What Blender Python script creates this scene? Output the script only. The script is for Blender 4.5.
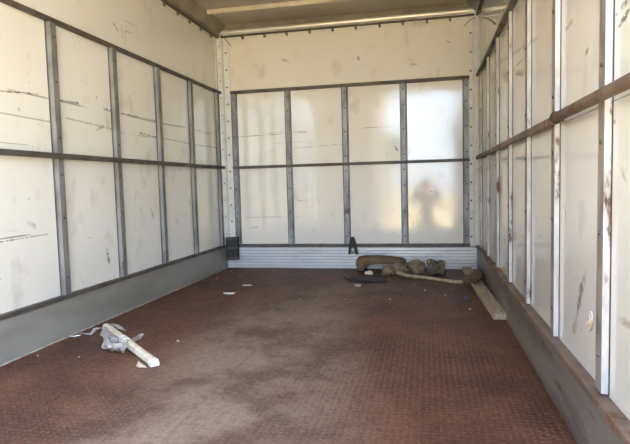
import bpy, bmesh, math, random
import numpy as np
from mathutils import Vector, Matrix, noise

for o in list(bpy.data.objects): bpy.data.objects.remove(o)
SC = bpy.context.scene
COL = SC.collection
random.seed(7)

# ---------------------------------------------------------------- camera
W2, D, H = 1.2, 4.9413, 2.2655          # half width, front wall, wall height
F, YAW, PITCH, ROLL = 525.52, .2102, -.0705, -.0261
CAM = Vector((.757, 0, .8074))
_f = Vector((-math.sin(YAW), math.cos(YAW), 0)); _r = Vector((math.cos(YAW), math.sin(YAW), 0)); _u = Vector((0, 0, 1))
_f2 = _f*math.cos(PITCH) + _u*math.sin(PITCH); _u2 = _u*math.cos(PITCH) - _f*math.sin(PITCH)
_r3 = _r*math.cos(ROLL) + _u2*math.sin(ROLL); _u3 = _u2*math.cos(ROLL) - _r*math.sin(ROLL)
cam = bpy.data.cameras.new('camera'); co = bpy.data.objects.new('camera', cam); COL.objects.link(co)
M4 = Matrix.Identity(4)
for i in range(3):
    M4[i][0], M4[i][1], M4[i][2], M4[i][3] = _r3[i], _u3[i], -_f2[i], CAM[i]
co.matrix_world = M4
cam.sensor_width = 36; cam.lens = F*36/630; cam.clip_start = .02
SC.camera = co
def at(px, py, ax, v):                  # pixel -> point on the plane axis = v
    d = _f2*F + _r3*(px-315) + _u3*(222-py)
    return CAM + d*((v-CAM[ax])/d[ax])

# ---------------------------------------------------------------- light
world = bpy.data.worlds.new('World'); SC.world = world; world.use_nodes = True
wn = world.node_tree; bg = wn.nodes['Background']
sky = wn.nodes.new('ShaderNodeTexSky'); sky.sky_type = 'NISHITA'; sky.sun_disc = False
sky.sun_elevation = math.radians(48); sky.sun_rotation = math.radians(90); sky.air_density = 1.0; sky.dust_density = 2.0; sky.ozone_density = 1.0
# broken white cloud over the whole sky
tc = wn.nodes.new('ShaderNodeTexCoord'); cn = wn.nodes.new('ShaderNodeTexNoise'); cn.inputs['Scale'].default_value = 2.2; cn.inputs['Detail'].default_value = 5
mr = wn.nodes.new('ShaderNodeMapRange'); mr.inputs[1].default_value = .36; mr.inputs[2].default_value = .60
mx = wn.nodes.new('ShaderNodeMix'); mx.data_type = 'RGBA'; mx.inputs[7].default_value = (2.0, 2.5, 3.35, 1)
wn.links.new(tc.outputs['Generated'], cn.inputs['Vector']); wn.links.new(cn.outputs[0], mr.inputs[0]); wn.links.new(mr.outputs[0], mx.inputs[0])
wn.links.new(sky.outputs[0], mx.inputs[6]); wn.links.new(mx.outputs[2], bg.inputs[0]); bg.inputs[1].default_value = .75
sun = bpy.data.lights.new('sun', 'SUN'); sun.energy = 10.5; sun.angle = math.radians(.6); sun.color = (1, .92, .76)
so = bpy.data.objects.new('sun', sun); COL.objects.link(so)
el, az = math.radians(48), math.radians(92)      # sun stands to the right of the box
so.rotation_euler = Vector((math.sin(az)*math.cos(el), math.cos(az)*math.cos(el), math.sin(el))).to_track_quat('Z', 'Y').to_euler()
vs = SC.view_settings; vs.view_transform = 'Standard'; vs.look = 'None'; vs.exposure = 1.96; vs.gamma = 1; vs.use_curve_mapping = False

# ---------------------------------------------------------------- node helpers
class N:
    def __init__(s, name):
        s.m = bpy.data.materials.new(name); s.m.use_nodes = True; s.t = s.m.node_tree
        s.b = s.t.nodes['Principled BSDF']
        s.g = s.t.nodes.new('ShaderNodeNewGeometry'); s.pos = s.g.outputs['Position']
    def set(s, sock, v):
        if hasattr(v, 'is_linked'): s.t.links.new(v, sock)
        elif isinstance(v, (tuple, list, Vector)) and len(v) == 3 and sock.type == 'RGBA': sock.default_value = (*v, 1)
        else: sock.default_value = v
    def math(s, op, a, b=0., c=None, clamp=False):
        n = s.t.nodes.new('ShaderNodeMath'); n.operation = op; n.use_clamp = clamp
        s.set(n.inputs[0], a); s.set(n.inputs[1], b)
        if c is not None: s.set(n.inputs[2], c)
        return n.outputs[0]
    def vec(s, op, a, b=(0, 0, 0), out=0, scale=None):
        n = s.t.nodes.new('ShaderNodeVectorMath'); n.operation = op
        s.set(n.inputs[0], a); s.set(n.inputs[1], b)
        if scale is not None: s.set(n.inputs['Scale'], scale)
        return n.outputs['Value'] if out else n.outputs['Vector']
    def noise(s, scale, detail=3, stretch=(1, 1, 1), off=(0, 0, 0), rough=.55, src=None):
        n = s.t.nodes.new('ShaderNodeTexNoise'); n.inputs['Scale'].default_value = scale
        n.inputs['Detail'].default_value = detail; n.inputs['Roughness'].default_value = rough
        v = s.vec('MULTIPLY', src or s.pos, stretch); v = s.vec('ADD', v, off)
        s.set(n.inputs['Vector'], v); return n.outputs[0]
    def ramp(s, v, lo, hi, a=0., b=1.):
        n = s.t.nodes.new('ShaderNodeMapRange'); n.interpolation_type = 'SMOOTHSTEP'
        s.set(n.inputs[0], v); n.inputs[1].default_value = lo; n.inputs[2].default_value = hi
        n.inputs[3].default_value = a; n.inputs[4].default_value = b; return n.outputs[0]
    def mix(s, f, a, b):
        n = s.t.nodes.new('ShaderNodeMix'); n.data_type = 'RGBA'
        s.set(n.inputs[0], f); s.set(n.inputs[6], a); s.set(n.inputs[7], b); return n.outputs[2]
    def xyz(s):
        n = s.t.nodes.new('ShaderNodeSeparateXYZ'); s.set(n.inputs[0], s.pos); return n.outputs
    def bump(s, h, strength=.3, dist=.01):
        n = s.t.nodes.new('ShaderNodeBump'); n.inputs['Strength'].default_value = strength; n.inputs['Distance'].default_value = dist
        s.set(n.inputs['Height'], h); s.set(s.b.inputs['Normal'], n.outputs[0])
    def fin(s, col, rough=.5, metal=0., spec=.5):
        s.set(s.b.inputs['Base Color'], col); s.set(s.b.inputs['Roughness'], rough)
        s.set(s.b.inputs['Metallic'], metal); s.b.inputs['Specular IOR Level'].default_value = spec
        return s.m

def panel_mat(name, base, flat, scratches, strokes, rough=.08, spec=1.0):
    """glossy laminate; scratches = heights rubbed by cargo, strokes = (a, b, width, strength, colour)"""
    n = N(name); c = base
    big = n.noise(1.6, 3, off=(3, 1, 7))
    c = n.mix(n.ramp(big, .4, .75, 0, .35), c, [x*y for x, y in zip(base, (.90, .86, .76))])
    fine = n.noise(7, 5, stretch=(1, 1, .6), off=(9, 2, 1))
    c = n.mix(n.ramp(fine, .56, .74, 0, .35), c, (.45, .38, .28))
    speck = n.noise(26, 2, off=(1, 5, 2)); patch = n.noise(2.2, 2, off=(11, 0, 4))
    sm = n.math('MULTIPLY', n.ramp(speck, .70, .75), n.ramp(patch, .45, .62))
    c = n.mix(n.math('MULTIPLY', sm, .65), c, (.10, .085, .07))
    st = n.noise(4, 4, stretch=(1.2, 1.2, 30), off=(0, 4, 9)); sp = n.noise(3.1, 2, off=(5, 8, 1))
    c = n.mix(n.math('MULTIPLY', n.ramp(st, .68, .74), n.ramp(sp, .5, .64, 0, .45)), c, (.16, .14, .11))
    x, y, z = n.xyz()
    along = x if flat == (1, 0, 1) else y
    for i, (h, wd, amt, thr) in enumerate(scratches):
        wob = n.noise(.9, 2, off=(i*3.1, i*2.2, 5), stretch=(1, 1, 0)); wob = n.math('MULTIPLY_ADD', wob, .05, h-.025)
        d = n.math('ABSOLUTE', n.math('SUBTRACT', z, wob))
        msk = n.noise(1.7, 4, off=(i*7.3, i*5.1, i), stretch=(1, 1, .1))
        m = n.math('MULTIPLY', n.ramp(d, wd, wd*.3), n.ramp(msk, thr, thr+.09, 0, amt))
        c = n.mix(m, c, (.09, .075, .06))
    if strokes:
        warp = n.noise(14, 3, off=(2, 2, 2)); brk = n.noise(45, 3, off=(6, 1, 1), rough=.7)
        p2 = n.vec('MULTIPLY', n.pos, flat)
        for (a, b, wd, amt, cc) in strokes:
            a = Vector([u*v for u, v in zip(a, flat)]); b = Vector([u*v for u, v in zip(b, flat)])
            ba = b-a; pa = n.vec('SUBTRACT', p2, a)
            t = n.math('MULTIPLY', n.vec('DOT_PRODUCT', pa, ba, out=1), 1/max(ba.length_squared, 1e-6), clamp=True)
            d = n.vec('LENGTH', n.vec('SUBTRACT', pa, n.vec('SCALE', ba, scale=t)), out=1)
            d = n.math('ADD', d, n.math('MULTIPLY_ADD', warp, wd*2.4, -wd*1.2))
            m = n.math('MULTIPLY', n.ramp(d, wd, wd*.15), n.ramp(brk, .40, .58, .15, amt))
            c = n.mix(m, c, cc)
    wv = n.noise(2.6, 1, off=(1, 1, 1)); fb = n.noise(40, 3)
    n.bump(n.math('ADD', wv, n.math('MULTIPLY', fb, .012)), .10, .022)
    r = n.ramp(n.noise(5, 4, off=(8, 8, 8)), .3, .75, rough*.75, rough*1.9)
    return n.fin(c, r, 0, spec)

def steel_mat(name, base, dark, rust, rust_amt=.5, metal=.6, rough=.45, scale=9., stretch=(1, 1, 1)):
    n = N(name)
    a = n.noise(scale, 5, stretch=stretch, off=(2, 9, 4)); b = n.noise(scale*.45, 5, stretch=stretch, off=(7, 3, 8), rough=.68)
    c = n.mix(n.ramp(a, .38, .66), base, dark)
    hi = .70-.28*rust_amt
    rm = n.ramp(b, hi, hi+.09)
    c = n.mix(rm, c, n.mix(n.ramp(n.noise(60, 3), .35, .65), rust, [v*.5 for v in rust]))
    n.bump(n.noise(70, 3), .25, .003)
    n.fin(c, n.math('MULTIPLY_ADD', rm, .35, rough), n.math('MULTIPLY_ADD', rm, -metal, metal))
    return n.m

def plain(name, base, var=.75, scale=25, rough=.7, metal=0., bump=.3, dist=.004, spec=.4, stretch=(1, 1, 1), c2=None):
    n = N(name)
    c = n.mix(n.ramp(n.noise(scale, 4, stretch=stretch), .35, .68), base, c2 or [v*var for v in base])
    n.bump(n.noise(scale*2.5, 3, stretch=stretch), bump, dist)
    return n.fin(c, rough, metal, spec)

XL = -W2-.025; XR = W2+.025; YB = D+.02      # laminate surfaces
def wl(x, y): return at(x, y, 0, XL)
def wr(x, y): return at(x, y, 0, XR)
def wb(x, y): return at(x, y, 1, YB)
BLK, BRN = (.05, .045, .04), (.22, .13, .07)
MP = {}
MP['left'] = panel_mat('laminate_left', (.81, .785, .71), (0, 1, 1),
    [(1.31, .007, .6, .45), (1.185, .006, .45, .46), (.59, .005, .8, .56), (1.05, .004, .5, .60), (1.95, .005, .35, .60)],
    [(wl(151, 208), wl(153, 218), .012, .5, BRN), (wl(107, 250), wl(109, 262), .016, .8, BLK), (wl(28, 222), wl(34, 226), .018, .5, BRN),
     (wl(136, 192), wl(135, 200), .010, .45, BRN), (wl(58, 100), wl(78, 103), .008, .9, BLK), (wl(126, 31), wl(132, 33), .010, .7, BLK),
     (wl(186, 40), wl(186, 47), .006, .8, BRN), (wl(0, 91), wl(40, 94), .006, .8, BLK), (wl(104, 109), wl(112, 111), .010, .9, BLK), (wl(120, 113), wl(157, 121), .006, .9, BLK), (wl(66, 118), wl(112, 129), .008, .5, BRN), (wl(140, 133), wl(156, 137), .009, .7, BLK), (wl(97, 130), wl(104, 126), .010, .7, BRN),
     (wl(0, 242), wl(48, 234), .004, .9, BLK), (wl(114, 24), wl(118, 31), .010, .6, BLK), (wl(176, 218), wl(178, 224), .012, .4, BRN)])
MP['back'] = panel_mat('laminate_back', (.82, .785, .70), (1, 0, 1),
    [(1.32, .005, .6, .52), (.50, .004, .5, .54), (1.22, .004, .4, .60)],
    [(wb(293, 132), wb(307, 132), .008, .95, BLK), (wb(238, 137), wb(281, 134), .006, .8, BRN), (wb(295, 148), wb(342, 144), .006, .6, BRN),
     (wb(358, 58), wb(359, 59), .018, .9, BLK), (wb(283, 60), wb(288, 61), .012, .5, BRN), (wb(412, 64), wb(418, 65), .012, .6, BRN),
     (wb(298, 201), wb(306, 200), .010, .6, BRN), (wb(252, 228), wb(258, 227), .008, .5, BRN), (wb(395, 146), wb(397, 150), .010, .7, BLK),
     (wb(430, 191), wb(436, 192), .006, .8, BLK), (wb(447, 41), wb(449, 42), .012, .6, BLK)])
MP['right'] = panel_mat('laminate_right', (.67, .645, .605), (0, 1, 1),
    [(1.40, .006, .5, .55), (.52, .005, .45, .56), (.90, .004, .4, .58)],
    [(wr(618, 27), wr(630, 10), .010, .95, BLK), (wr(616, 15), wr(628, 0), .008, .7, BLK), (wr(586, 270), wr(574, 330), .022, .5, (.20, .14, .12)),
     (wr(581, 288), wr(578, 306), .020, .7, (.12, .08, .07)), (wr(618, 318), wr(630, 326), .012, .5, BRN), (wr(563, 205), wr(566, 214), .012, .4, BRN),
     (wr(586, 53), wr(588, 50), .010, .7, BLK), (wr(500, 62), wr(538, 38), .016, .35, BRN), (wr(600, 125), wr(615, 122), .010, .5, BRN),
     (wr(566, 30), wr(572, 22), .010, .5, BLK), (wr(622, 170), wr(625, 180), .015, .4, BRN)])

MT = dict(
    galv=steel_mat('galvanised_stud', (.255, .245, .23), (.15, .14, .13), (.14, .085, .055), .35, .2, .5, 14, (1, 1, .35)),
    galvp=steel_mat('zinc_primed_stud', (.60, .60, .59), (.44, .435, .42), (.20, .10, .06), .50, .1, .5, 26, (1, 1, .3)),
    rail=steel_mat('dark_rail_steel', (.125, .108, .09), (.075, .064, .054), (.15, .085, .052), .5, .3, .55, 10),
    railrust=steel_mat('rusty_rail_steel', (.20, .140, .105), (.125, .085, .062), (.22, .11, .065), .6, .15, .6, 9),
    kickl=steel_mat('painted_kick_plate', (.285, .270, .235), (.205, .192, .165), (.26, .20, .15), .12, 0, .45, 4, (1, .4, 1.2)),
    kickr=steel_mat('scuffed_kick_plate', (.20, .175, .15), (.10, .085, .075), (.15, .08, .055), .5, .1, .45, 7, (1, .25, 1.6)),
    alu=steel_mat('aluminium_extrusion', (.80, .81, .82), (.62, .63, .64), (.35, .30, .25), .15, .45, .30, 6, (.4, 1, 2)),
    post=plain('white_corner_post', (.78, .77, .72), .88, 12, .2, 0, .1),
    galvb=steel_mat('galvanised_stud_bright', (.38, .385, .385), (.20, .20, .20), (.13, .085, .06), .35, .2, .45, 16, (1, 1, .3)),
    studface=steel_mat('dark_rusty_stud_face', (.27, .235, .20), (.17, .145, .12), (.20, .095, .055), .55, .1, .55, 22, (1, 1, .3)),
    stud_strip=plain('black_stud_strip', (.05, .045, .04), .7, 40, .7),
    dark=plain('dark_edge_trim', (.10, .08, .06), .6, 14, .5, .2, .2),
    ceil=plain('ceiling_sheet', (.40, .36, .30), .8, 3, .4, 0, .15, .01),
    clip=plain('rope_clip_steel', (.24, .20, .14), .6, 40, .5, .2),
    bolt=plain('bolt_head_steel', (.13, .115, .10), .6, 60, .5, .5),
    cove=plain('roof_cove_strip', (.24, .21, .165), .7, 6, .4),
    skin=plain('outer_skin_plywood', (.45, .40, .33), .8, 10, .7),
    black=plain('black_rubber', (.018, .018, .02), .6, 40, .55, 0, .3),
    ground=plain('dusty_yard_ground', (.53, .41, .20), .7, .8, .9, 0, .4, .05, c2=(.44, .35, .16)),
)

# ---------------------------------------------------------------- mesh helpers
def link(name, me, mat=None, parent=None, smooth=False):
    o = bpy.data.objects.new(name, me); COL.objects.link(o)
    if mat is not None and not me.materials: me.materials.append(mat)
    if parent is not None: o.parent = parent
    if smooth:
        for p in me.polygons: p.use_smooth = True
    return o
def bm_obj(name, bm, mat, parent=None, smooth=False):
    bmesh.ops.recalc_face_normals(bm, faces=bm.faces)
    me = bpy.data.meshes.new(name); bm.to_mesh(me); bm.free()
    return link(name, me, mat, parent, smooth)
def box(bm, x0, x1, y0, y1, z0, z1, bev=0.):
    r = bmesh.ops.create_cube(bm, size=1)['verts']
    for v in r:
        v.co = Vector(((x0+x1)/2+v.co.x*(x1-x0), (y0+y1)/2+v.co.y*(y1-y0), (z0+z1)/2+v.co.z*(z1-z0)))
    if bev:
        es = list({e for v in r for e in v.link_edges})
        bmesh.ops.bevel(bm, geom=es, offset=bev, segments=1, affect='EDGES')
def box_obj(name, b, mat, parent=None, bev=0.):
    bm = bmesh.new(); box(bm, *b, bev); return bm_obj(name, bm, mat, parent)
def prism(bm, prof, fn, a, b):
    """profile of (u, v) extruded between a and b; fn(u, v, t) -> point"""
    A = [bm.verts.new(fn(u, v, a)) for u, v in prof]; B = [bm.verts.new(fn(u, v, b)) for u, v in prof]
    k = len(prof)
    for i in range(k): bm.faces.new((A[i], A[(i+1) % k], B[(i+1) % k], B[i]))
    bm.faces.new(A); bm.faces.new(B[::-1])
def tube(bm, pts, rad, seg=8, cap=True, flat=1.):
    pts = [Vector(p) for p in pts]; rings = []; up = Vector((0, 0, 1)); prev = None
    for i, p in enumerate(pts):
        t = (pts[min(i+1, len(pts)-1)]-pts[max(i-1, 0)]).normalized()
        if prev is None: a = t.cross(up if abs(t.z) < .9 else Vector((1, 0, 0))).normalized()
        else: a = (prev-t*prev.dot(t)).normalized()
        prev = a; b = t.cross(a); r = rad[i] if isinstance(rad, (list, tuple)) else rad
        rings.append([bm.verts.new(p+a*(r*math.cos(2*math.pi*k/seg))+b*(r*flat*math.sin(2*math.pi*k/seg))) for k in range(seg)])
    for q, w in zip(rings, rings[1:]):
        for k in range(seg): bm.faces.new((q[k], q[(k+1) % seg], w[(k+1) % seg], w[k]))
    if cap: bm.faces.new(rings[0][::-1]); bm.faces.new(rings[-1])
def struct(name, o): o['kind'] = 'structure'; return o
def thing(o, label, cat, group=None):
    o['label'] = label; o['category'] = cat
    if group: o['group'] = group
    return o
def empty(name, loc):
    o = bpy.data.objects.new(name, None); o.empty_display_size = .05; COL.objects.link(o); o.location = loc; return o
def into(o, root):                       # parent a mesh built in world coordinates under an Empty
    o.parent = root; o.matrix_parent_inverse = Matrix.Translation(-root.location); return o
def catmull(pts, n=6):
    pts = [Vector(p) for p in pts]; out = []
    P = [pts[0]*2-pts[1]]+pts+[pts[-1]*2-pts[-2]]
    for i in range(1, len(P)-2):
        for k in range(n):
            t = k/n; a, b, c, d = P[i-1:i+3]
            out.append(.5*((2*b)+(c-a)*t+(2*a-5*b+4*c-d)*t*t+(3*b-a-3*c+d)*t**3))
    return out+[pts[-1]]

Y0 = .55                                  # rear opening of the box
ZL, ZM, ZU = .2255, 1.000, 1.7275
LS = [.835, 1.405, 1.975, 2.546, 3.116, 3.691, 4.255, 4.845]
RS = [y_+.05 for y_ in (.935, 1.4696, 2.009, 2.5373, 3.0717, 3.607, 4.142, 4.68)]
BS = [-1.0834, -.5398, .014, .5569, 1.1147]

# ---------------------------------------------------------------- floor
fl = struct('floor', box_obj('floor', (-W2-.06, W2+.06, Y0, D+.05, -.10, -.006), MT['skin']))
n = N('rusty_tread_plate')
worn = n.noise(.75, 4, stretch=(1.3, .75, 1), off=(4.3, 1.2, 0), rough=.6)
x, y, z = n.xyz()
mid = n.math('SUBTRACT', 1., n.math('ABSOLUTE', n.math('MULTIPLY', n.math('SUBTRACT', x, -.05), 1.15)))
mid = n.math('MULTIPLY', mid, n.ramp(y, 4.7, 2.6, .25, 1.))
wear = n.ramp(n.math('ADD', n.math('MULTIPLY', mid, .45), n.math('MULTIPLY', worn, .75)), .44, .80)
blotch = n.noise(3.2, 5, off=(1, 7, 3), rough=.65)
fine = n.noise(38, 4, rough=.7)
c = n.mix(n.ramp(blotch, .35, .7), (.058, .0205, .0115), (.132, .052, .029))
c = n.mix(n.math('MULTIPLY', wear, n.ramp(blotch, .35, .58, .30, 1.)), c, (.215, .158, .118))
c = n.mix(n.ramp(fine, .48, .72, 0, .45), c, (.055, .030, .022))
c = n.mix(n.ramp(n.noise(75, 3, off=(4, 4, 0), rough=.7), .56, .68, 0, .42), c, (.30, .22, .17))
n.bump(n.noise(55, 4, rough=.7), .5, .005)
MT['floor'] = n.fin(c, n.ramp(fine, .3, .7, .50, .72), 0, .38)
m2 = MT['floor'].copy(); m2.name = 'rubbed_tread_lugs'; MT['lugs'] = m2       # lug tops rubbed to brighter metal
t2 = m2.node_tree; b2 = t2.nodes['Principled BSDF']; src = b2.inputs['Base Color'].links[0].from_socket
mx2 = t2.nodes.new('ShaderNodeMix'); mx2.data_type = 'RGBA'; mx2.inputs[0].default_value = .16; mx2.inputs[7].default_value = (.33, .26, .20, 1)
t2.links.new(src, mx2.inputs[6]); t2.links.new(mx2.outputs[2], b2.inputs['Base Color']); b2.inputs['Roughness'].default_value = .5
xs = [-W2, -.08, W2]; ys = [Y0, 1.30, 3.10, D]
for i in range(2):
    for j in range(3):
        box_obj('floor_plate', (xs[i]+.001, xs[i+1]-.001, ys[j]+.001, ys[j+1]-.001, -.006, 0), MT['floor'], fl)
# raised lugs of the tread plate, far too many to count
P = .0235; nx, ny = int(2.38/P), int((D-Y0-.02)/P)
ii, jj = np.meshgrid(np.arange(nx), np.arange(ny), indexing='ij')
cx = -1.19+P*(ii.ravel()+.5); cy = Y0+.01+P*(jj.ravel()+.5)
par = ((ii+jj) % 2).ravel(); keep = np.abs(cx+.08) > .016; cx, cy, par = cx[keep], cy[keep], par[keep]
prof = np.array([(-.0105, 0, 0), (0, -.0042, 0), (.0105, 0, 0), (0, .0042, 0), (-.006, 0, .0015), (0, -.0016, .0017), (.006, 0, .0015), (0, .0016, .0017)])
fc = np.array([(0, 1, 5, 4), (1, 2, 6, 5), (2, 3, 7, 6), (3, 0, 4, 7), (4, 5, 6, 7)])
ang = np.where(par == 0, math.radians(42), math.radians(-48))
ca, sa = np.cos(ang)[:, None], np.sin(ang)[:, None]
vx = cx[:, None]+ca*prof[:, 0]-sa*prof[:, 1]; vy = cy[:, None]+sa*prof[:, 0]+ca*prof[:, 1]; 
wear_ = np.array([noise.noise(Vector((a*1.7, b*1.2, 3.3)))+.5*noise.noise(Vector((a*6, b*6, 1.1))) for a, b in zip(cx, cy)])
vz = prof[None, :, 2]*np.clip(.55+1.1*wear_, .08, 1.1)[:, None]-.0001*(prof[None, :, 2] == 0)
V = np.stack([vx, vy, vz], -1).reshape(-1, 3); Fa = (fc[None]+8*np.arange(len(cx))[:, None, None]).reshape(-1)
me = bpy.data.meshes.new('tread_lugs'); me.vertices.add(len(V)); me.vertices.foreach_set('co', V.ravel().astype('f'))
me.loops.add(len(Fa)); me.loops.foreach_set('vertex_index', Fa.astype('i')); k = len(Fa)//4
me.polygons.add(k); me.polygons.foreach_set('loop_start', np.arange(k, dtype='i')*4); me.update(calc_edges=True); me.validate()
lug = link('tread_lugs', me, MT['lugs'], fl); lug['kind'] = 'stuff'
gr = struct('ground', box_obj('ground', (-60, 60, -80, 30, -1.05, -.85), MT['ground']))

# ---------------------------------------------------------------- walls
def hat(bm, fn, a, b, w=.0255, d=.025, fl=.006):
    prism(bm, [(-w-fl, 0), (-w-fl, .003), (-w, .003), (-w+.003, d), (w-.003, d), (w, .003), (w+fl, .003), (w+fl, 0)], fn, a, b)
def side_wall(side):
    s = -1 if side == 'left' else 1
    X = XL if s < 0 else XR
    w = struct('', box_obj('wall_'+side, tuple(sorted((X+s*.012, X+s*.04)))+(Y0, D+.03, -.08, H+.02), MT['skin']))
    studs = LS if s < 0 else RS
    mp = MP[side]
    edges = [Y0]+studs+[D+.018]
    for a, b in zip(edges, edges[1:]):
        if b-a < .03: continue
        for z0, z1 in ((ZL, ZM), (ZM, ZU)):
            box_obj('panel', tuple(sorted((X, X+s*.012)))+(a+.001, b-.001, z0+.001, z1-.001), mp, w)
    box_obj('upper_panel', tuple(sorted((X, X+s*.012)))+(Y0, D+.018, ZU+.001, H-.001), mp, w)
    fn = lambda u, v, t: Vector((X-s*v, t_y+u, t))
    for yy in studs:
        t_y = yy; bm = bmesh.new()
        if s < 0: hat(bm, fn, ZL+.005, ZU-.005)
        else: hat(bm, fn, ZL+.005, ZU-.005, .028, .0175, .003)
        st = bm_obj('stud', bm, MT['galv'] if s < 0 else MT['galvp'], w)
        if s > 0:                                   # front face darker and rustier than the pale sides
            st.data.materials.append(MT['studface'])
            for pg in st.data.polygons:
                if abs(pg.center.x-(X-.0175)) < .0005: pg.material_index = 1
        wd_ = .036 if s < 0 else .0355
        box_obj('stud_strip', tuple(sorted((X, X-s*.002)))+(yy-wd_, yy+wd_, ZL+.004, ZU-.004), MT['stud_strip'], st)  # thin black strip under the stud, showing along both edges
        for zz in (.33, .66, .90, 1.10, 1.40, 1.64):
            bm = bmesh.new(); bmesh.ops.create_cone(bm, cap_ends=True, segments=8, radius1=.007, radius2=.005, depth=.005,
                matrix=Matrix.Translation((X-s*(.0275 if s < 0 else .0195), yy, zz)) @ Matrix.Rotation(-s*math.pi/2, 4, 'Y'))
            bm_obj('rivet', bm, MT['bolt'], st)
    def strip(name, z0, z1, d0, d1, mat, ya=Y0, yb=D-.01):
        return box_obj(name, tuple(sorted((X-s*d0, X-s*d1)))+(ya, yb, z0, z1), mat, w, .002)
    if s < 0:
        strip('top_rail', ZU-.011, ZU+.012, .0, .031, MT['rail'])
        strip('middle_rail', ZM-.015, ZM+.015, .025, .040, MT['rail'])
        strip('bottom_rail', ZL-.013, ZL+.010, .0, .030, MT['rail'])
    else:
        strip('top_rail', ZU-.004, ZU+.022, .0, .030, MT['rail'])
        strip('middle_rail', ZM-.003, ZM+.027, .0175, .034, MT['railrust'], 1.90)
        # near length is a sleeve pushed over the rail, its far end open
        bm = bmesh.new()
        A, B = 1.93, Y0
        for r, rev in ((.0155, 0), (.013, 1)):
            ra = [[bm.verts.new((X-.040+r*math.cos(q*math.pi/8), t, ZM+.012+r*1.05*math.sin(q*math.pi/8))) for q in range(16)] for t in (A, B)]
            for q in range(16): bm.faces.new((ra[0][q], ra[0][(q+1) % 16], ra[1][(q+1) % 16], ra[1][q]))
            if not rev: keep_ = ra
        for e in (0, 1):
            for q in range(16): bm.faces.new((keep_[e][q], keep_[e][(q+1) % 16], ra[e][(q+1) % 16], ra[e][q]))
        sl = bm_obj('rail_sleeve', bm, MT['railrust'], w, True)
        bm = bmesh.new()
        tube(bm, [(X-.040+0.017*math.cos(a), 1.915, ZM+.012+.0175*math.sin(a)) for a in [k*math.pi/8 for k in range(17)]], .004, 6, False)
        bm_obj('clamp_ring', bm, MT['black'], sl, True)
    return w
wL = side_wall('left'); wR = side_wall('right')

# kick plates
def lean(name, x_top, x_bot, thick, s, ya, yb, zt, mat):
    bm = bmesh.new()
    prism(bm, [(x_bot, 0), (x_top, zt), (x_top+s*thick, zt), (x_bot+s*thick, 0)], lambda u, v, t: Vector((u, t, v)), ya, yb)
    return struct('', bm_obj(name, bm, mat))
kl = lean('baseboard_left', -W2-.006, -W2, .02, -1, Y0, D, ZL-.014, MT['kickl'])
box_obj('sealant_bead', (-W2, -W2+.010, Y0, D-.02, 0, .007), plain('dirty_sealant', (.50, .44, .36), .5, 30, .8), kl, .003)
kr = lean('baseboard_right', W2-.002, W2, .022, 1, Y0, D, ZL-.014, MT['kickr'])
bm = bmesh.new()
prism(bm, [(XR, ZL), (1.192, ZL), (1.189, ZL-.003), (1.189, ZL-.024), (1.193, ZL-.024), (1.193, ZL-.006), (XR, ZL-.006)], lambda u, v, t: Vector((u, t, v)), Y0, D-.02)
bm_obj('angle_ledge', bm, MT['railrust'], kr)
# ribbed aluminium kick plate on the front wall
bm = bmesh.new(); pr = []; nz = 7
for i in range(nz):
    z0 = .004+i*(ZL-.02)/nz; z1 = .004+(i+1)*(ZL-.02)/nz
    pr += [(0, z0), (0, z1-.011), (.012, z1-.009), (.012, z1-.002)]
pr = pr+[(.024, ZL-.014), (.024, .004)]
prism(bm, pr, lambda u, v, t: Vector((t, D-.006+u, v)), -W2+.002, W2-.002)
kb = struct('', bm_obj('baseboard_back', bm, MT['alu'])); kb.data.materials.append(plain('groove_grey', (.56, .55, .53), .7, 30, .9))
for pg in kb.data.polygons:
    if D < pg.center.y < D+.008: pg.material_index = 1  # groove faces take a darker grey than the ribs

# front wall
w = struct('', box_obj('wall_back', (-W2-.06, W2+.06, YB+.012, YB+.04, -.08, H+.12), MT['skin'])); wB = w
ed = [-W2]+BS+[W2]
for a, b in zip(ed, ed[1:]):
    for z0, z1 in ((ZL, ZM-.003), (ZM-.003, ZU)):
        box_obj('panel', (a+.001, b-.001, YB, YB+.012, z0+.001, z1-.001), MP['back'], w)
box_obj('upper_panel', (-W2, W2, YB, YB+.012, ZU+.001, H-.001), MP['back'], w)
for xx in BS:
    bm = bmesh.new(); hat(bm, lambda u, v, t: Vector((xx+u, YB-v, t)), ZL+.005, ZU-.005, .021, .022, .005); st = bm_obj('stud', bm, MT['galvb'], w)
    box_obj('stud_strip', (xx-.032, xx+.032, YB-.002, YB, ZL+.004, ZU-.004), MT['stud_strip'], st)  # same black strip, a little wider than the stud
    for zz in (.31, .55, .78, .93, 1.07, 1.30, 1.52, 1.66):
        bm = bmesh.new(); bmesh.ops.create_cone(bm, cap_ends=True, segments=8, radius1=.008, radius2=.006, depth=.005,
            matrix=Matrix.Translation((xx, YB-.0245, zz)) @ Matrix.Rotation(math.pi/2, 4, 'X'))
        bm_obj('rivet', bm, MT['bolt'], st)
for nm, z, hh in (('top_rail', ZU, .014), ('middle_rail', ZM-.003, .013), ('bottom_rail', ZL-.001, .014)):
    box_obj(nm, (-1.11, 1.14, YB-.034, YB-(.0 if nm != 'middle_rail' else .022), z-hh, z+hh), MT['rail'], w, .002)

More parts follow.
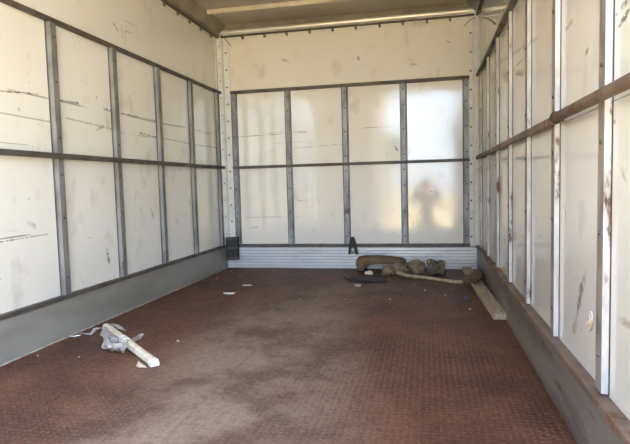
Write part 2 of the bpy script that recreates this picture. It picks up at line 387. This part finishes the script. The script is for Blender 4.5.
# corner posts with bolted flanges
bolt_me = None
def bolt(parent, p, axis, s=1., name='bolt'):
    global bolt_me
    if bolt_me is None:
        bm = bmesh.new(); bmesh.ops.create_cone(bm, cap_ends=True, segments=8, radius1=.011, radius2=.007, depth=.009)
        bolt_me = bpy.data.meshes.new('bolt'); bm.to_mesh(bolt_me); bm.free(); bolt_me.materials.append(MT['bolt'])
    o = link(name, bolt_me, None, parent); o.location = p; o.scale = (s, s, s)
    o.rotation_euler = (math.pi/2, 0, 0) if axis == 'y' else (0, math.pi/2, 0)
for s, nm in ((-1, 'trim_1'), (1, 'trim_2')):
    bm = bmesh.new()
    if s < 0: pf = [(0, 0), (0, .075)]+[(.038-.030*math.cos(a), .045-.02*math.cos(a)+.03*math.sin(a)-.02) for a in (0,)]
    # cove section: flange on the side wall, round nose, flange on the front wall
    R_ = .032
    pf = [(-.026, -.060), (-.022, -.060), (-.022, -.034)]+[(-.022+R_*(1-math.cos(a)), -.034+R_*1.0*math.sin(a)-.0) for a in (.3, .7, 1.1, 1.5)]
    pf = [(-.025, -.075), (-.018, -.075), (-.018, -.040), (-.004, -.034), (.010, -.026), (.020, -.014), (.026, .006), (.026, .012), (.085, .012), (.085, .019), (-.025, .019)]
    if s > 0: pf = [(-.025, -.050), (-.016, -.050), (-.010, -.030), (.004, -.022), (.018, -.012), (.026, .004), (.028, .012), (.062, .012), (.062, .019), (-.025, .019)]
    prism(bm, pf, lambda u, v, t: Vector((s*(W2-u), D+v, t)), ZL-.01, H-.002)
    tr = struct('', bm_obj(nm, bm, MT['post']))
    zz = .30
    while zz < H-.06:
        bolt(tr, (s*(W2-(.052 if s < 0 else .046)), D+.009, zz), 'y', .85)
        if s < 0: bolt(tr, (-W2+.016, D-.058, zz+.05), 'x', .7)
        zz += .165

# ---------------------------------------------------------------- ceiling
HC = 2.375
ce = struct('', box_obj('ceiling', (-W2-.06, W2+.06, Y0, D+.05, HC, HC+.03), MT['ceil']))
for k in range(6):
    a = Y0+k*(D-Y0)/6; box_obj('roof_sheet', (-W2+.01, W2-.01, a+.003, a+(D-Y0)/6-.003, HC-.006, HC), MT['ceil'], ce)
yb = 4.47
while yb > Y0+.1:
    bm = bmesh.new()
    prism(bm, [(-.013, HC-.006), (-.013, HC-.034), (-.009, HC-.040), (.009, HC-.040), (.013, HC-.034), (.013, HC-.006)], lambda u, v, t: Vector((t, yb+u, v)), -W2+.08, W2-.08)
    bm_obj('roof_bow', bm, plain('roof_bow_paint', (.66, .60, .48), .85, 12, .35, .1), ce); yb -= .61
# header extrusion on the front wall
bm = bmesh.new()
prism(bm, [(.012, H), (-.004, H), (-.006, H+.010), (-.020, H+.013), (-.030, H+.022), (-.034, H+.034), (-.030, H+.046), (-.020, H+.054), (-.006, H+.057), (.012, H+.057)], lambda u, v, t: Vector((t, D+u, v)), -W2+.01, W2-.01)
hd = struct('', bm_obj('trim_3', bm, steel_mat('header_aluminium', (.80, .78, .73), (.62, .60, .55), (.3, .24, .16), .1, .25, .3, 5, (.3, 1, 2))))
box_obj('upper_strip', (-W2+.01, W2-.01, D-.006, D+.012, H+.057, HC-.006), MT['cove'], hd)
box_obj('edge_strip', (-W2+.01, W2-.01, D-.020, D-.004, H-.010, H+.004), MT['dark'], hd)
for px in (243, 265, 287, 310, 333, 356, 380, 403, 427, 450):
    p = wb(px, 35); box_obj('rope_clip', (p.x-.010, p.x+.010, D-.012, D+.02, H-.034, H-.010), MT['clip'], hd, .003)
for s, nm in ((-1, 'trim_4'), (1, 'trim_5')):
    bm = bmesh.new()
    prism(bm, [(-.025, H-.004), (.006, H-.004), (.010, H+.02), (.030, H+.045), (.075, HC-.012), (.075, HC-.006), (-.025, HC-.006)], lambda u, v, t: Vector((s*(W2-u), t, v)), Y0, D-.02)
    tr = struct('', bm_obj(nm, bm, MT['cove']))
    box_obj('edge_strip', tuple(sorted((s*(W2+.02), s*(W2-.004))))+(Y0, D-.02, H-.018, H-.003), MT['dark'], tr)
    for k in range(20):
        yy = D-.18-k*.225
        if yy > Y0: box_obj('rope_clip', tuple(sorted((s*(W2+.025), s*(W2+.008))))+(yy-.009, yy+.009, H-.046, H-.018), MT['clip'], tr, .003)
# ---------------------------------------------------------------- loose things
def crumple(p, amp, sc, seed):
    q = Vector(p)*sc+Vector((seed*3.7, seed*1.3, seed*2.1))
    return Vector(p)+noise.noise_vector(q)*amp+noise.noise_vector(q*2.7)*amp*.45
def lump(name, c, size, seed, amp, sc, mat, rotz=0., zmin=.003, sub=4):
    bm = bmesh.new(); bmesh.ops.create_icosphere(bm, subdivisions=sub, radius=1)
    R = Matrix.Rotation(rotz, 3, 'Z')
    for v in bm.verts:
        p = R @ Vector((v.co.x*size[0], v.co.y*size[1], v.co.z*size[2])) + Vector(c)
        p = crumple(p, amp, sc, seed); p.z = max(p.z, zmin+.002*(v.co.x*v.co.y)); v.co = p
    return bm_obj(name, bm, mat)
def sheet(name, rows, amp, sc, seed, mat, thick=.002, zmin=.004, n=5):
    """rows = lists of points; lofted, crumpled and given thickness"""
    rows = [catmull(r, n) for r in rows]
    cols = [catmull([r[i] for r in rows], n) for i in range(len(rows[0]))]
    g = []
    for cl in cols:
        line = []
        for p in cl:
            q = crumple(p, amp, sc, seed); q.z = max(q.z, zmin); line.append(q)
        g.append(line)
    A, Bc = len(g), len(g[0]); bm = bmesh.new(); T_, U_ = [], []
    for i in range(A):
        ta, ua = [], []
        for k in range(Bc):
            e1 = g[min(i+1, A-1)][k]-g[max(i-1, 0)][k]; e2 = g[i][min(k+1, Bc-1)]-g[i][max(k-1, 0)]
            nn = e1.cross(e2); nn = nn.normalized() if nn.length > 1e-9 else Vector((0, 0, 1))
            if nn.z < 0: nn = -nn
            lo = g[i][k]-nn*thick*.5; hi = g[i][k]+nn*thick*.5
            if zmin > -1: lo.z = max(lo.z, .0022); hi.z = max(hi.z, .0026+thick*.5)
            ta.append(bm.verts.new(hi)); ua.append(bm.verts.new(lo))
        T_.append(ta); U_.append(ua)
    for i in range(A-1):
        for k in range(Bc-1):
            bm.faces.new((T_[i][k], T_[i][k+1], T_[i+1][k+1], T_[i+1][k])); bm.faces.new((U_[i][k], U_[i+1][k], U_[i+1][k+1], U_[i][k+1]))
    for i in range(A-1):
        for k in (0, Bc-1): bm.faces.new((T_[i][k], T_[i+1][k], U_[i+1][k], U_[i][k]))
    for k in range(Bc-1):
        for i in (0, A-1): bm.faces.new((T_[i][k], T_[i][k+1], U_[i][k+1], U_[i][k]))
    return bm_obj(name, bm, mat, None, True)
def fl_at(px, py, z=0.): return at(px, py, 2, z)

M_card = plain('worn_brown_cardboard', (.21, .135, .075), .6, 12, .85, 0, .4, .006)
M_cloth = plain('dirty_tan_cloth', (.29, .205, .135), .45, 18, .9, 0, .5, .006)
M_rope = plain('khaki_rope_fibre', (.22, .175, .10), .45, 60, .9, 0, .6, .004)
M_wood = plain('grey_weathered_timber', (.43, .345, .25), .62, 7, .8, 0, .4, .003, stretch=(8, .8, 8))
M_stick = plain('pale_peeled_stick', (.46, .37, .24), .5, 22, .7, 0, .4, .003)
M_flap = plain('brown_leathery_flap', (.17, .105, .06), .55, 20, .75, 0, .5, .005)
M_paper = plain('white_scrap_paper', (.78, .75, .70), .85, 40, .8)
M_pale = plain('pale_chip', (.50, .42, .34), .7, 60, .8)
M_blue = plain('blue_scrap', (.05, .07, .30), .6, 60, .5)
M_purple = plain('dark_violet_film', (.022, .014, .028), .6, 30, .6)
M_pole = plain('dirty_white_profile', (.74, .68, .56), .8, 30, .5, 0, .2, c2=(.60, .50, .36))
M_pole_end = plain('white_profile_end', (.82, .80, .76), .9, 30, .5)
n = N('cloudy_plastic_film'); n.fin(n.mix(n.ramp(n.noise(30, 3), .35, .65), (.76, .72, .69), (.60, .55, .52)), .3, 0, .6)
n.b.inputs['Transmission Weight'].default_value = .35; n.b.inputs['Alpha'].default_value = .62; n.bump(n.noise(50, 3), .6, .004); M_film = n.m

# white profile wrapped in torn film, lying from the left kick plate into the room
a, b = fl_at(106, 326, .035), fl_at(154, 362, .022)
root = empty('wrapped_profile', Vector(((a.x+b.x)/2, (a.y+b.y)/2, 0)))
thing(root, 'long dirty white profile with torn plastic film beside the left kick plate', 'profile')
dv = (b-a).normalized(); sd = dv.cross(Vector((0, 0, 1))).normalized(); upv = sd.cross(dv)
bm = bmesh.new()
prism(bm, [(-.017, -.016), (.017, -.016), (.019, -.010), (.016, .011), (.009, .015), (-.009, .015), (-.016, .011), (-.019, -.010)],
      lambda u, v, t: a+dv*t+sd*u+upv*v, 0, (b-a).length)
into(bm_obj('profile_body', bm, M_pole), root)
bm = bmesh.new(); LN = (b-a).length
prism(bm, [(-.020, -.017), (.020, -.017), (.021, -.006), (.016, .013), (-.016, .013), (-.021, -.006)], lambda u, v, t: a+dv*t+sd*u+upv*v, LN-.022, LN+.012)
into(bm_obj('end_cap', bm, M_pole_end), root)
for t0 in (.40, .46):
    bm = bmesh.new(); prism(bm, [(-.020, -.018), (.020, -.018), (.0215, -.008), (.018, .013), (.010, .0175), (-.010, .0175), (-.018, .013), (-.0215, -.008)], lambda u, v, t: a+dv*t+sd*u+upv*v, LN*t0, LN*t0+.022)
    into(bm_obj('tape_band', bm, M_pole_end), root)
F_ = fl_at
into(sheet('plastic_film', [[F_(80, 331, .02), F_(88, 331, .03), F_(98, 327, .05), F_(108, 327, .055)], [F_(82, 334, .004), F_(91, 333, .02), F_(99, 330, .03), F_(108, 330, .03)]], .025, 16, 1, M_film), root)
into(sheet('plastic_film', [[F_(101, 331, .05), F_(103, 338, .05), F_(108, 346, .05), F_(118, 348, .04), F_(125, 349, .04)], [F_(108, 330, .06), F_(112, 336, .065), F_(116, 340, .06), F_(121, 343, .06), F_(128, 347, .055)]], .030, 20, 2, M_film), root)
into(sheet('plastic_film', [[F_(105, 336, .02), F_(104, 343, .02), F_(110, 350, .012), F_(119, 350, .01)], [F_(112, 336, .07), F_(112, 341, .075), F_(115, 345, .065), F_(121, 347, .05)]], .030, 22, 3, M_film), root)
into(sheet('plastic_film', [[F_(126, 341, .045), F_(132, 338, .03), F_(138, 335, .03), F_(143, 333, .035)], [F_(129, 344, .04), F_(134, 342, .015), F_(139, 339, .012), F_(144, 336, .02)]], .016, 20, 4, M_film), root)
into(sheet('plastic_film', [[F_(112, 324, .04), F_(118, 326, .03), F_(126, 330, .015)], [F_(113, 327, .04), F_(119, 329, .02), F_(127, 331, .006)]], .014, 22, 5, M_film), root)
into(sheet('torn_wrapper', [[F_(137, 361, .02), F_(140, 362, .035), F_(145, 364, .03)], [F_(137, 367, .006), F_(141, 368, .01), F_(147, 367, .012)]], .012, 30, 6, plain('yellowed_wrapper', (.62, .50, .38), .7, 50, .6)), root)

# heap by the front wall
t = lump('cloth_bundle', (.475, 4.60, .036), (.120, .075, .052), 3, .034, 17, M_cloth, .3)
thing(t, 'crumpled tan cloth bundle lying under the end of the brown folded pad', 'cloth')
bm = bmesh.new(); ol = catmull([Vector(p) for p in [(.135, 0, .012), (.118, 0, .07), (.130, 0, .122), (.20, 0, .138), (.35, 0, .140), (.47, 0, .128), (.555, 0, .105), (.550, 0, .080), (.42, 0, .078), (.28, 0, .072), (.205, 0, .052), (.180, 0, .008)]], 3)
rings = []
for q_, yy in enumerate([4.715+.0205*k for k in range(10)]):
    sh = .93 if q_ in (0, 9) else 1.
    rings.append([bm.verts.new(crumple(Vector((.34+(p.x-.34)*sh, yy, .075+(p.z-.075)*sh)), .008, 11, 8)) for p in ol])
for r0, r1 in zip(rings, rings[1:]):
    for k in range(len(ol)): bm.faces.new((r0[k], r0[(k+1) % len(ol)], r1[(k+1) % len(ol)], r1[k]))
bm.faces.new(rings[0]); bm.faces.new(rings[-1][::-1])
for v in bm.verts: v.co.z = max(v.co.z, .003); v.co.y = min(v.co.y, D-.012)
t = bm_obj('folded_pad', bm, M_card, None, True)
thing(t, 'brown folded pad arched against the ribbed front kick plate', 'pad')
t = lump('cloth_bundle', (.665, 4.72, .050), (.088, .085, .062), 5, .026, 18, M_cloth, -.2)
thing(t, 'tan rag bundle squeezed between the pad and the rope coil', 'cloth')
root = empty('rope_coil', (.83, 4.66, 0)); thing(root, 'khaki coil of rope with a black wire loop on top', 'rope')
bm = bmesh.new()
pts = []
for k in range(0, 8*14+1):
    a_ = k/14*2*math.pi; rr = .050+.008*math.sin(k*.37)
    pts.append((.772+.13*k/112+.012*math.sin(a_*1.0), 4.66+rr*1.15*math.cos(a_), .060+rr*math.sin(a_)))
tube(bm, pts, .0105, 6)
into(bm_obj('rope', bm, M_rope, None, True), root)
bm = bmesh.new(); tube(bm, catmull([(.86, 4.66, .020), (.845, 4.63, .090), (.82, 4.63, .125), (.775, 4.64, .135), (.755, 4.66, .11), (.765, 4.67, .08)], 6), .0055, 6)
into(bm_obj('wire_loop', bm, MT['black'], None, True), root)
bm = bmesh.new(); tube(bm, catmull([(.83, 4.60, .05), (.88, 4.60, .085), (.90, 4.63, .05), (.905, 4.66, .010)], 6), .005, 6)
into(bm_obj('wire_loop', bm, MT['black'], None, True), root)
pts = [fl_at(397, 273, .035), fl_at(410, 276, .022), fl_at(428, 278, .014), fl_at(445, 280.5, .012), fl_at(455, 282, .014), fl_at(463, 282, .022)]
bm = bmesh.new(); tube(bm, catmull(pts, 5), [.016]*8+[.014]*18, 8)
t = bm_obj('bent_stick', bm, M_stick, None, True); thing(t, 'long pale bent stick lying in front of the rope coil', 'stick')
t = sheet('leather_flap', [[fl_at(463, 279, .062), fl_at(469, 275, .066), fl_at(475, 272, .070), fl_at(480, 270.5, .066)], [fl_at(466, 281, .062), fl_at(472, 279, .066), fl_at(478, 276, .068), fl_at(482, 273, .066)], [fl_at(468, 283, .062), fl_at(473, 282, .062), fl_at(479, 280, .064), fl_at(482, 277, .062)]], .007, 14, 9, M_flap, .012)
thing(t, 'dark brown oval flap lying across the grey timber board', 'flap')
# timber board along the right kick plate
p0, p1 = fl_at(493.5, 320, 0), fl_at(462, 271, 0); dv = (p1-p0).normalized(); sd = Vector((dv.y, -dv.x, 0)); LN = 1.72
root = empty('timber_board', p0); thing(root, 'weathered grey brown timber board lying beside the right kick plate', 'board')
bm = bmesh.new()
prism(bm, [(0, .003), (.078, .003), (.080, .006), (.080, .034), (.077, .037), (.003, .037), (0, .034)], lambda u, v, t_: p0+dv*t_+sd*u+Vector((0, 0, v)), 0, LN)
into(bm_obj('plank', bm, M_wood), root)
for (u, t_) in ((.05, .06), (.03, .9)):
    bm = bmesh.new(); q = p0+dv*t_+sd*u+Vector((0, 0, .0385)); bmesh.ops.create_cone(bm, cap_ends=True, segments=8, radius1=.007, radius2=.006, depth=.004, matrix=Matrix.Translation(q))
    into(bm_obj('nail_head', bm, MT['bolt']), root)
# dark film under the pad, white knot
t = sheet('film_strip', [[fl_at(343, 276, .006), fl_at(360, 276, .014), fl_at(372, 275.5, .014), fl_at(384, 276, .008)], [fl_at(346, 279, .010), fl_at(361, 279, .016), fl_at(375, 279, .012), fl_at(386, 279, .010)], [fl_at(350, 281.5, .004), fl_at(361, 282, .008), fl_at(376, 282, .010), fl_at(388, 282, .005)]], .012, 20, 11, M_purple)
thing(t, 'dark violet plastic strip on the floor before the brown pad', 'film')
t = lump('paper_wad', fl_at(369, 273, .018), (.035, .022, .018), 12, .010, 40, M_paper, sub=3); thing(t, 'small white crumpled wad under the brown pad', 'paper')

# scraps and chips on the floor
def chip(px, py, L, Wd, ang, mat, nm, label, cat, grp=None, th=.003):
    p = fl_at(px, py); bm = bmesh.new(); k = 7
    top = []; rnd = random.Random(int(px*7+py))
    pf = [(L/2*math.cos(2*math.pi*i/k)*rnd.uniform(.8, 1.1), Wd/2*math.sin(2*math.pi*i/k)*rnd.uniform(.8, 1.1)) for i in range(k)]
    R = Matrix.Rotation(ang, 3, 'Z')
    lift = [rnd.uniform(0, .005) for _ in pf]
    A = [bm.verts.new(p+R @ Vector((u, v, .0026+l))) for (u, v), l in zip(pf, lift)]
    B = [bm.verts.new(p+R @ Vector((u, v, .0026+l+th))) for (u, v), l in zip(pf, lift)]
    cA = bm.verts.new(p+Vector((0, 0, .0026))); cB = bm.verts.new(p+Vector((0, 0, .0026+th)))
    for i in range(k):
        j = (i+1) % k; bm.faces.new((A[i], A[j], B[j], B[i])); bm.faces.new((A[j], A[i], cA)); bm.faces.new((B[i], B[j], cB))
    o = bm_obj(nm, bm, mat); thing(o, label, cat, grp); return o
chip(229, 294, .095, .050, .1, M_paper, 'paper_scrap', 'long flat white paper scrap on the open floor', 'scrap')
chip(247, 286, .080, .055, .4, M_paper, 'paper_scrap', 'rounder white paper scrap lying beyond the long paper scrap', 'scrap')
chip(75, 337, .060, .012, .75, M_pole_end, 'plastic_sliver', 'thin white plastic sliver by the left kick plate', 'scrap')
chip(466, 299, .035, .025, .3, M_blue, 'bottle_cap', 'small blue scrap on the floor near the timber board', 'scrap', th=.010)
chip(358, 287, .060, .040, .2, M_pale, 'paper_scrap', 'pale beige crumpled scrap on the floor before the violet strip', 'scrap', th=.015)
def chip_label(px, py):
    if px < 120: return 'tiny pale chip on the rusty floor close to the wrapped white profile'
    if px < 200: return 'tiny pale chip lying alone beyond the capped end of the white profile'
    if px < 256: return 'tiny pale chip on the floor near the corner with the black guard'
    if px < 350: return 'tiny pale chip on the bare middle of the rusty floor'
    if py > 302: return 'tiny pale chip on the floor close to the right kick plate'
    return 'tiny pale chip on the floor in front of the bent stick'
GP = 'tiny pale chips scattered on the floor'
for (px, py) in [(178, 342), (38, 357), (79, 358), (205, 281), (231, 272), (213, 283), (252, 272), (415, 285), (425, 291), (445, 296), (390, 300), (470, 310), (300, 300), (345, 300), (437, 284), (452, 290), (400, 291), (272, 306), (240, 276), (217, 279), (536, 360)]:
    r_ = random.Random(px); chip(px, py, r_.uniform(.010, .020), r_.uniform(.007, .013), r_.uniform(0, 3), M_pale if r_.random() < .6 else M_paper, 'floor_chip', chip_label(px, py), 'chip', GP)
chip(278, 310, .022, .016, .3, MT['bolt'], 'dirt_clod', 'small black dirt clod on the middle of the floor', 'dirt', None, .008)

# spring clip on the bottom rail of the front wall
c = at(353, 246, 1, D-.03); root = empty('spring_clip', (c.x, D-.03, c.z-.075)); thing(root, 'black spring clip hooked on the bottom rail of the front wall', 'clip')
def fr(pts, y0, y1, nm):
    bm = bmesh.new(); prism(bm, pts, lambda u, v, t_: Vector((c.x+u, t_, c.z+v)), y0, y1); into(bm_obj(nm, bm, MT['black']), root)
fr([(-.040, .0), (.030, .0), (.012, .085), (-.012, .088), (-.024, .05)], D-.045, D-.018, 'clip_body')
fr([(-.045, -.075), (-.028, -.080), (-.008, .005), (-.036, .005)], D-.050, D-.026, 'jaw')
fr([(.030, -.085), (.050, -.075), (.034, .005), (.004, .005)], D-.050, D-.026, 'jaw')
bm = bmesh.new(); tube(bm, [(c.x+.022*math.cos(k*math.pi/6), D-.054, c.z-.035+.028*math.sin(k*math.pi/6)) for k in range(13)], .006, 6, False)
into(bm_obj('ring', bm, MT['bolt'], None, True), root)
# black corner bracket
root = empty('corner_bracket', (-1.14, 4.88, 0)); thing(root, 'black ribbed guard wrapped round the foot of the corner post', 'guard')
bm = bmesh.new(); prism(bm, [(-W2+.022, D-.10), (-1.155, D-.085), (-1.075, D-.048), (-1.065, D-.036), (-1.075, D-.034), (-1.09, D-.036), (-1.16, D-.066), (-W2+.022, D-.080)], lambda u, v, t_: Vector((u, v, t_)), .088, .315)
into(bm_obj('guard_body', bm, MT['black']), root)
for zz in (.10, .20, .295):
    bm = bmesh.new(); prism(bm, [(-W2+.022, D-.106), (-1.152, D-.091), (-1.070, D-.053), (-1.072, D-.047), (-1.155, D-.084), (-W2+.022, D-.099)], lambda u, v, t_: Vector((u, v, t_)), zz, zz+.014)
    into(bm_obj('rib', bm, MT['dark']), root)
# wires dangling at the upper corners
def wire(pts, label, r=.0035):
    bm = bmesh.new(); tube(bm, catmull(pts, 6), r, 5); thing(bm_obj('wire_end', bm, MT['bolt'], None, True), label, 'wire')
wire([at(220, 34, 1, D-.02), at(226, 40, 1, D-.05), at(231, 46, 1, D-.05)], 'short dark wire end poking from the upper corner above the rubber guard')
wire([at(476, 17, 1, D-.02), at(469, 21, 1, D-.05), at(464, 26, 1, D-.05)], 'short dark wire end curling over the front wall below the header')
wire([at(479, 17, 0, W2-.005), at(488, 19, 0, W2-.012), at(495, 24, 0, W2-.004)], 'short dark wire end curling over the right wall near the ceiling')
# torn tag caught on the near stud of the right wall
p = at(587, 326, 0, 1.185)
root = empty('torn_tag', p); thing(root, 'yellowish torn tag hanging from a wire ring on a right wall stud', 'tag')
q = lambda px, py, x_: at(px, py, 0, x_)
into(sheet('tag', [[q(590, 318, 1.188), q(586, 324, 1.180)], [q(593, 322, 1.190), q(591, 327, 1.180)], [q(592, 329, 1.190), q(588, 333, 1.184)]], .003, 40, 14, plain('yellowed_tag', (.62, .50, .33), .7, 40, .8), .002, -9), root)
bm = bmesh.new(); rc = q(591, 317, 1.190); tube(bm, [(rc.x, rc.y+.010*math.cos(k*math.pi/6), rc.z+.016*math.sin(k*math.pi/6)) for k in range(13)], .0018, 5, False)
into(bm_obj('wire_ring', bm, MT['alu'], None, True), root)

# ---------------------------------------------------------------- the yard behind the opening (seen mirrored in the front wall)
root = empty('blocker_shed', (-5.2, -5.5, -.85)); thing(root, 'drab beige building with a grey roof, added to block light from the left', 'blocker_shed')  # building added behind the opening, set close to keep light off the right wall
M_blocker = plain('drab_render', (.20, .175, .14), .8, 2, .9)
into(box_obj('blocker_wall', (-9.5, -.50, -7.5, -3.5, -.85, 3.3), M_blocker), root)
bm = bmesh.new(); prism(bm, [(-7.7, 3.3), (-3.3, 3.3), (-3.3, 3.4), (-5.5, 4.2), (-7.7, 3.4)], lambda u, v, t: Vector((t, u, v)), -9.7, -.40)
into(bm_obj('blocker_roof', bm, plain('blocker_roof_sheet', (.22, .22, .22), .8, 3, .7)), root)
dr = box_obj('blocker_door', (-4.6, -3.4, -3.53, -3.48, -.85, 1.25), plain('blocker_door_paint', (.16, .20, .17), .8, 6, .6)); into(dr, root)
root = empty('yard_tree', (-.75, -12.9, -.85)); thing(root, 'small green leafy tree beside the added building', 'tree')
bm = bmesh.new(); tube(bm, catmull([(-.75, -12.9, -.85), (-.72, -12.88, .2), (-.78, -12.9, 1.2), (-.72, -12.9, 2.4)], 5), [.10]*6+[.075]*6+[.045]*4, 8)
into(bm_obj('trunk', bm, plain('bark', (.12, .08, .05), .6, 20, .9), None, True), root)
bm = bmesh.new(); rn = random.Random(4)
for k in range(800):
    d_ = Vector((rn.gauss(0, 1), rn.gauss(0, 1), rn.gauss(0, 1))).normalized()*rn.uniform(.45, 1)
    p = Vector((-.85+d_.x*.7, -12.9+d_.y*.7, 2.2+d_.z*.85)); u = Vector((rn.gauss(0, 1), rn.gauss(0, 1), rn.gauss(0, 1))).normalized(); v = u.orthogonal().normalized()
    bm.faces.new([bm.verts.new(p+u*.13), bm.verts.new(p+v*.06), bm.verts.new(p-u*.13), bm.verts.new(p-v*.06)])
o = into(bm_obj('foliage', bm, plain('leaf_green', (.10, .17, .05), .7, 5, .6)), root); o['kind'] = 'stuff'

# person holding up a phone at the opening
GZ = -.85; px_, py_ = .757, -.47
def skin(name, joints, bones, mat, root_i=0, sub=2):
    bm = bmesh.new(); ly = bm.verts.layers.skin.verify(); vs_ = []
    for i, (p, r) in enumerate(joints):
        v = bm.verts.new(p); v[ly].radius = r if isinstance(r, tuple) else (r, r); v[ly].use_root = (i == root_i); vs_.append(v)
    for a_, b_ in bones: bm.edges.new((vs_[a_], vs_[b_]))
    me = bpy.data.meshes.new(name); bm.to_mesh(me); bm.free(); o = link(name, me, mat)
    m = o.modifiers.new('skin', 'SKIN'); m.use_smooth_shade = True
    m = o.modifiers.new('sub', 'SUBSURF'); m.levels = sub; m.render_levels = sub
    return o
def G(x_, y_, z_): return (px_+x_, py_+y_, GZ+z_)
M_skin = plain('skin_tone', (.42, .26, .18), .9, 20, .55); M_shirt = plain('dark_blue_shirt', (.035, .045, .075), .7, 15, .9); M_trou = plain('dark_grey_trousers', (.05, .05, .055), .7, 15, .9); M_hair = plain('dark_hair', (.03, .02, .015), .6, 60, .6)
J = [(G(0, 0, .95), .13), (G(0, -.01, 1.12), .12), (G(0, -.01, 1.30), .135), (G(0, -.01, 1.42), .09), (G(0, 0, 1.50), .055), (G(0, .02, 1.56), .07), (G(0, .03, 1.63), .088), (G(0, .02, 1.70), .075)]
B = [(i, i+1) for i in range(7)]
for s_ in (-1, 1):
    k = len(J)
    J += [(G(.09*s_, 0, .88), .095), (G(.10*s_, .01, .49), .058), (G(.10*s_, -.02, .28), .055), (G(.10*s_, -.02, .09), .040), (G(.11*s_, .12, .04), .035)]
    B += [(0, k), (k, k+1), (k+1, k+2), (k+2, k+3), (k+3, k+4)]
    k = len(J)
    J += [(G(.18*s_, -.01, 1.41), .058), (G(.30*s_, .10, 1.20), .045), (G(.22*s_, .27, 1.42), .038), (G(.115*s_, .385, 1.60), .026), (G(.100*s_, .405, 1.65), .030)]
    B += [(3, k), (k, k+1), (k+1, k+2), (k+2, k+3), (k+3, k+4)]
    pk = k+4
    for f_ in range(4):                      # four fingers round the back of the phone, thumb in front of it
        z_ = 1.622+.022*f_; L_ = (.024, .028, .027, .022)[f_]; k = len(J)
        J += [(G(.094*s_, .425, z_), .010), (G((.094-L_*.5)*s_, .452, z_+.003), .009), (G((.094-L_*1.6)*s_, .456, z_+.004), .0075)]
        B += [(pk, k), (k, k+1), (k+1, k+2)]
    k = len(J); J += [(G(.090*s_, .405, 1.618), .012), (G(.070*s_, .415, 1.64), .010), (G(.052*s_, .418, 1.655), .009)]; B += [(pk, k), (k, k+1), (k+1, k+2)]
pr_ = empty('person', G(0, 0, 0)); thing(pr_, 'person in dark clothes holding up a phone at the open rear end', 'person')
into(skin('body', J, B, M_skin), pr_)
T = [(G(0, 0, .95), (.17, .125)), (G(0, -.01, 1.12), (.165, .12)), (G(0, -.01, 1.28), (.185, .125)), (G(0, -.01, 1.41), (.12, .085)), (G(0, 0, 1.47), .068)]; TB = [(0, 1), (1, 2), (2, 3), (3, 4)]
for s_ in (-1, 1):
    k = len(T); T += [(G(.19*s_, -.01, 1.405), .072), (G(.305*s_, .10, 1.195), .058), (G(.225*s_, .265, 1.415), .050), (G(.150*s_, .345, 1.54), .042)]; TB += [(3, k), (k, k+1), (k+1, k+2), (k+2, k+3)]
into(skin('shirt', T, TB, M_shirt), pr_)
T = [(G(0, 0, .98), (.175, .13)), (G(0, 0, .90), (.17, .13))]; TB = [(0, 1)]
for s_ in (-1, 1):
    k = len(T); T += [(G(.095*s_, 0, .82), .11), (G(.10*s_, .01, .49), .078), (G(.10*s_, -.02, .10), .066)]; TB += [(1, k), (k, k+1), (k+1, k+2)]
into(skin('trousers', T, TB, M_trou), pr_)
for s_ in (-1, 1):
    into(lump('shoe', G(.105*s_, .06, .045), (.048, .135, .045), 2, .004, 9, MT['black'], 0, GZ+.002, 3), pr_)
into(lump('hair', G(0, .0, 1.685), (.088, .098, .075), 4, .010, 20, M_hair, 0, -9, 3), pr_)
into(lump('nose', G(0, .118, 1.62), (.013, .018, .022), 4, .001, 9, M_skin, 0, -9, 2), pr_)
for s_ in (-1, 1):
    into(lump('eye', G(.032*s_, .108, 1.645), (.012, .008, .007), 4, .001, 9, M_hair, 0, -9, 2), pr_)
    into(lump('ear', G(.086*s_, .02, 1.625), (.012, .020, .032), 4, .001, 9, M_skin, 0, -9, 2), pr_)
into(lump('mouth', G(0, .104, 1.575), (.024, .008, .006), 4, .001, 9, plain('lip', (.32, .14, .11), .8, 30), 0, -9, 2), pr_)
ph = empty('phone', G(0, .44, 1.62)); thing(ph, 'black phone held up in both hands of the person', 'phone')
into(box_obj('phone_body', (px_-.075, px_+.075, -.040, -.032, .765, .840), MT['black'], None, .003), ph)
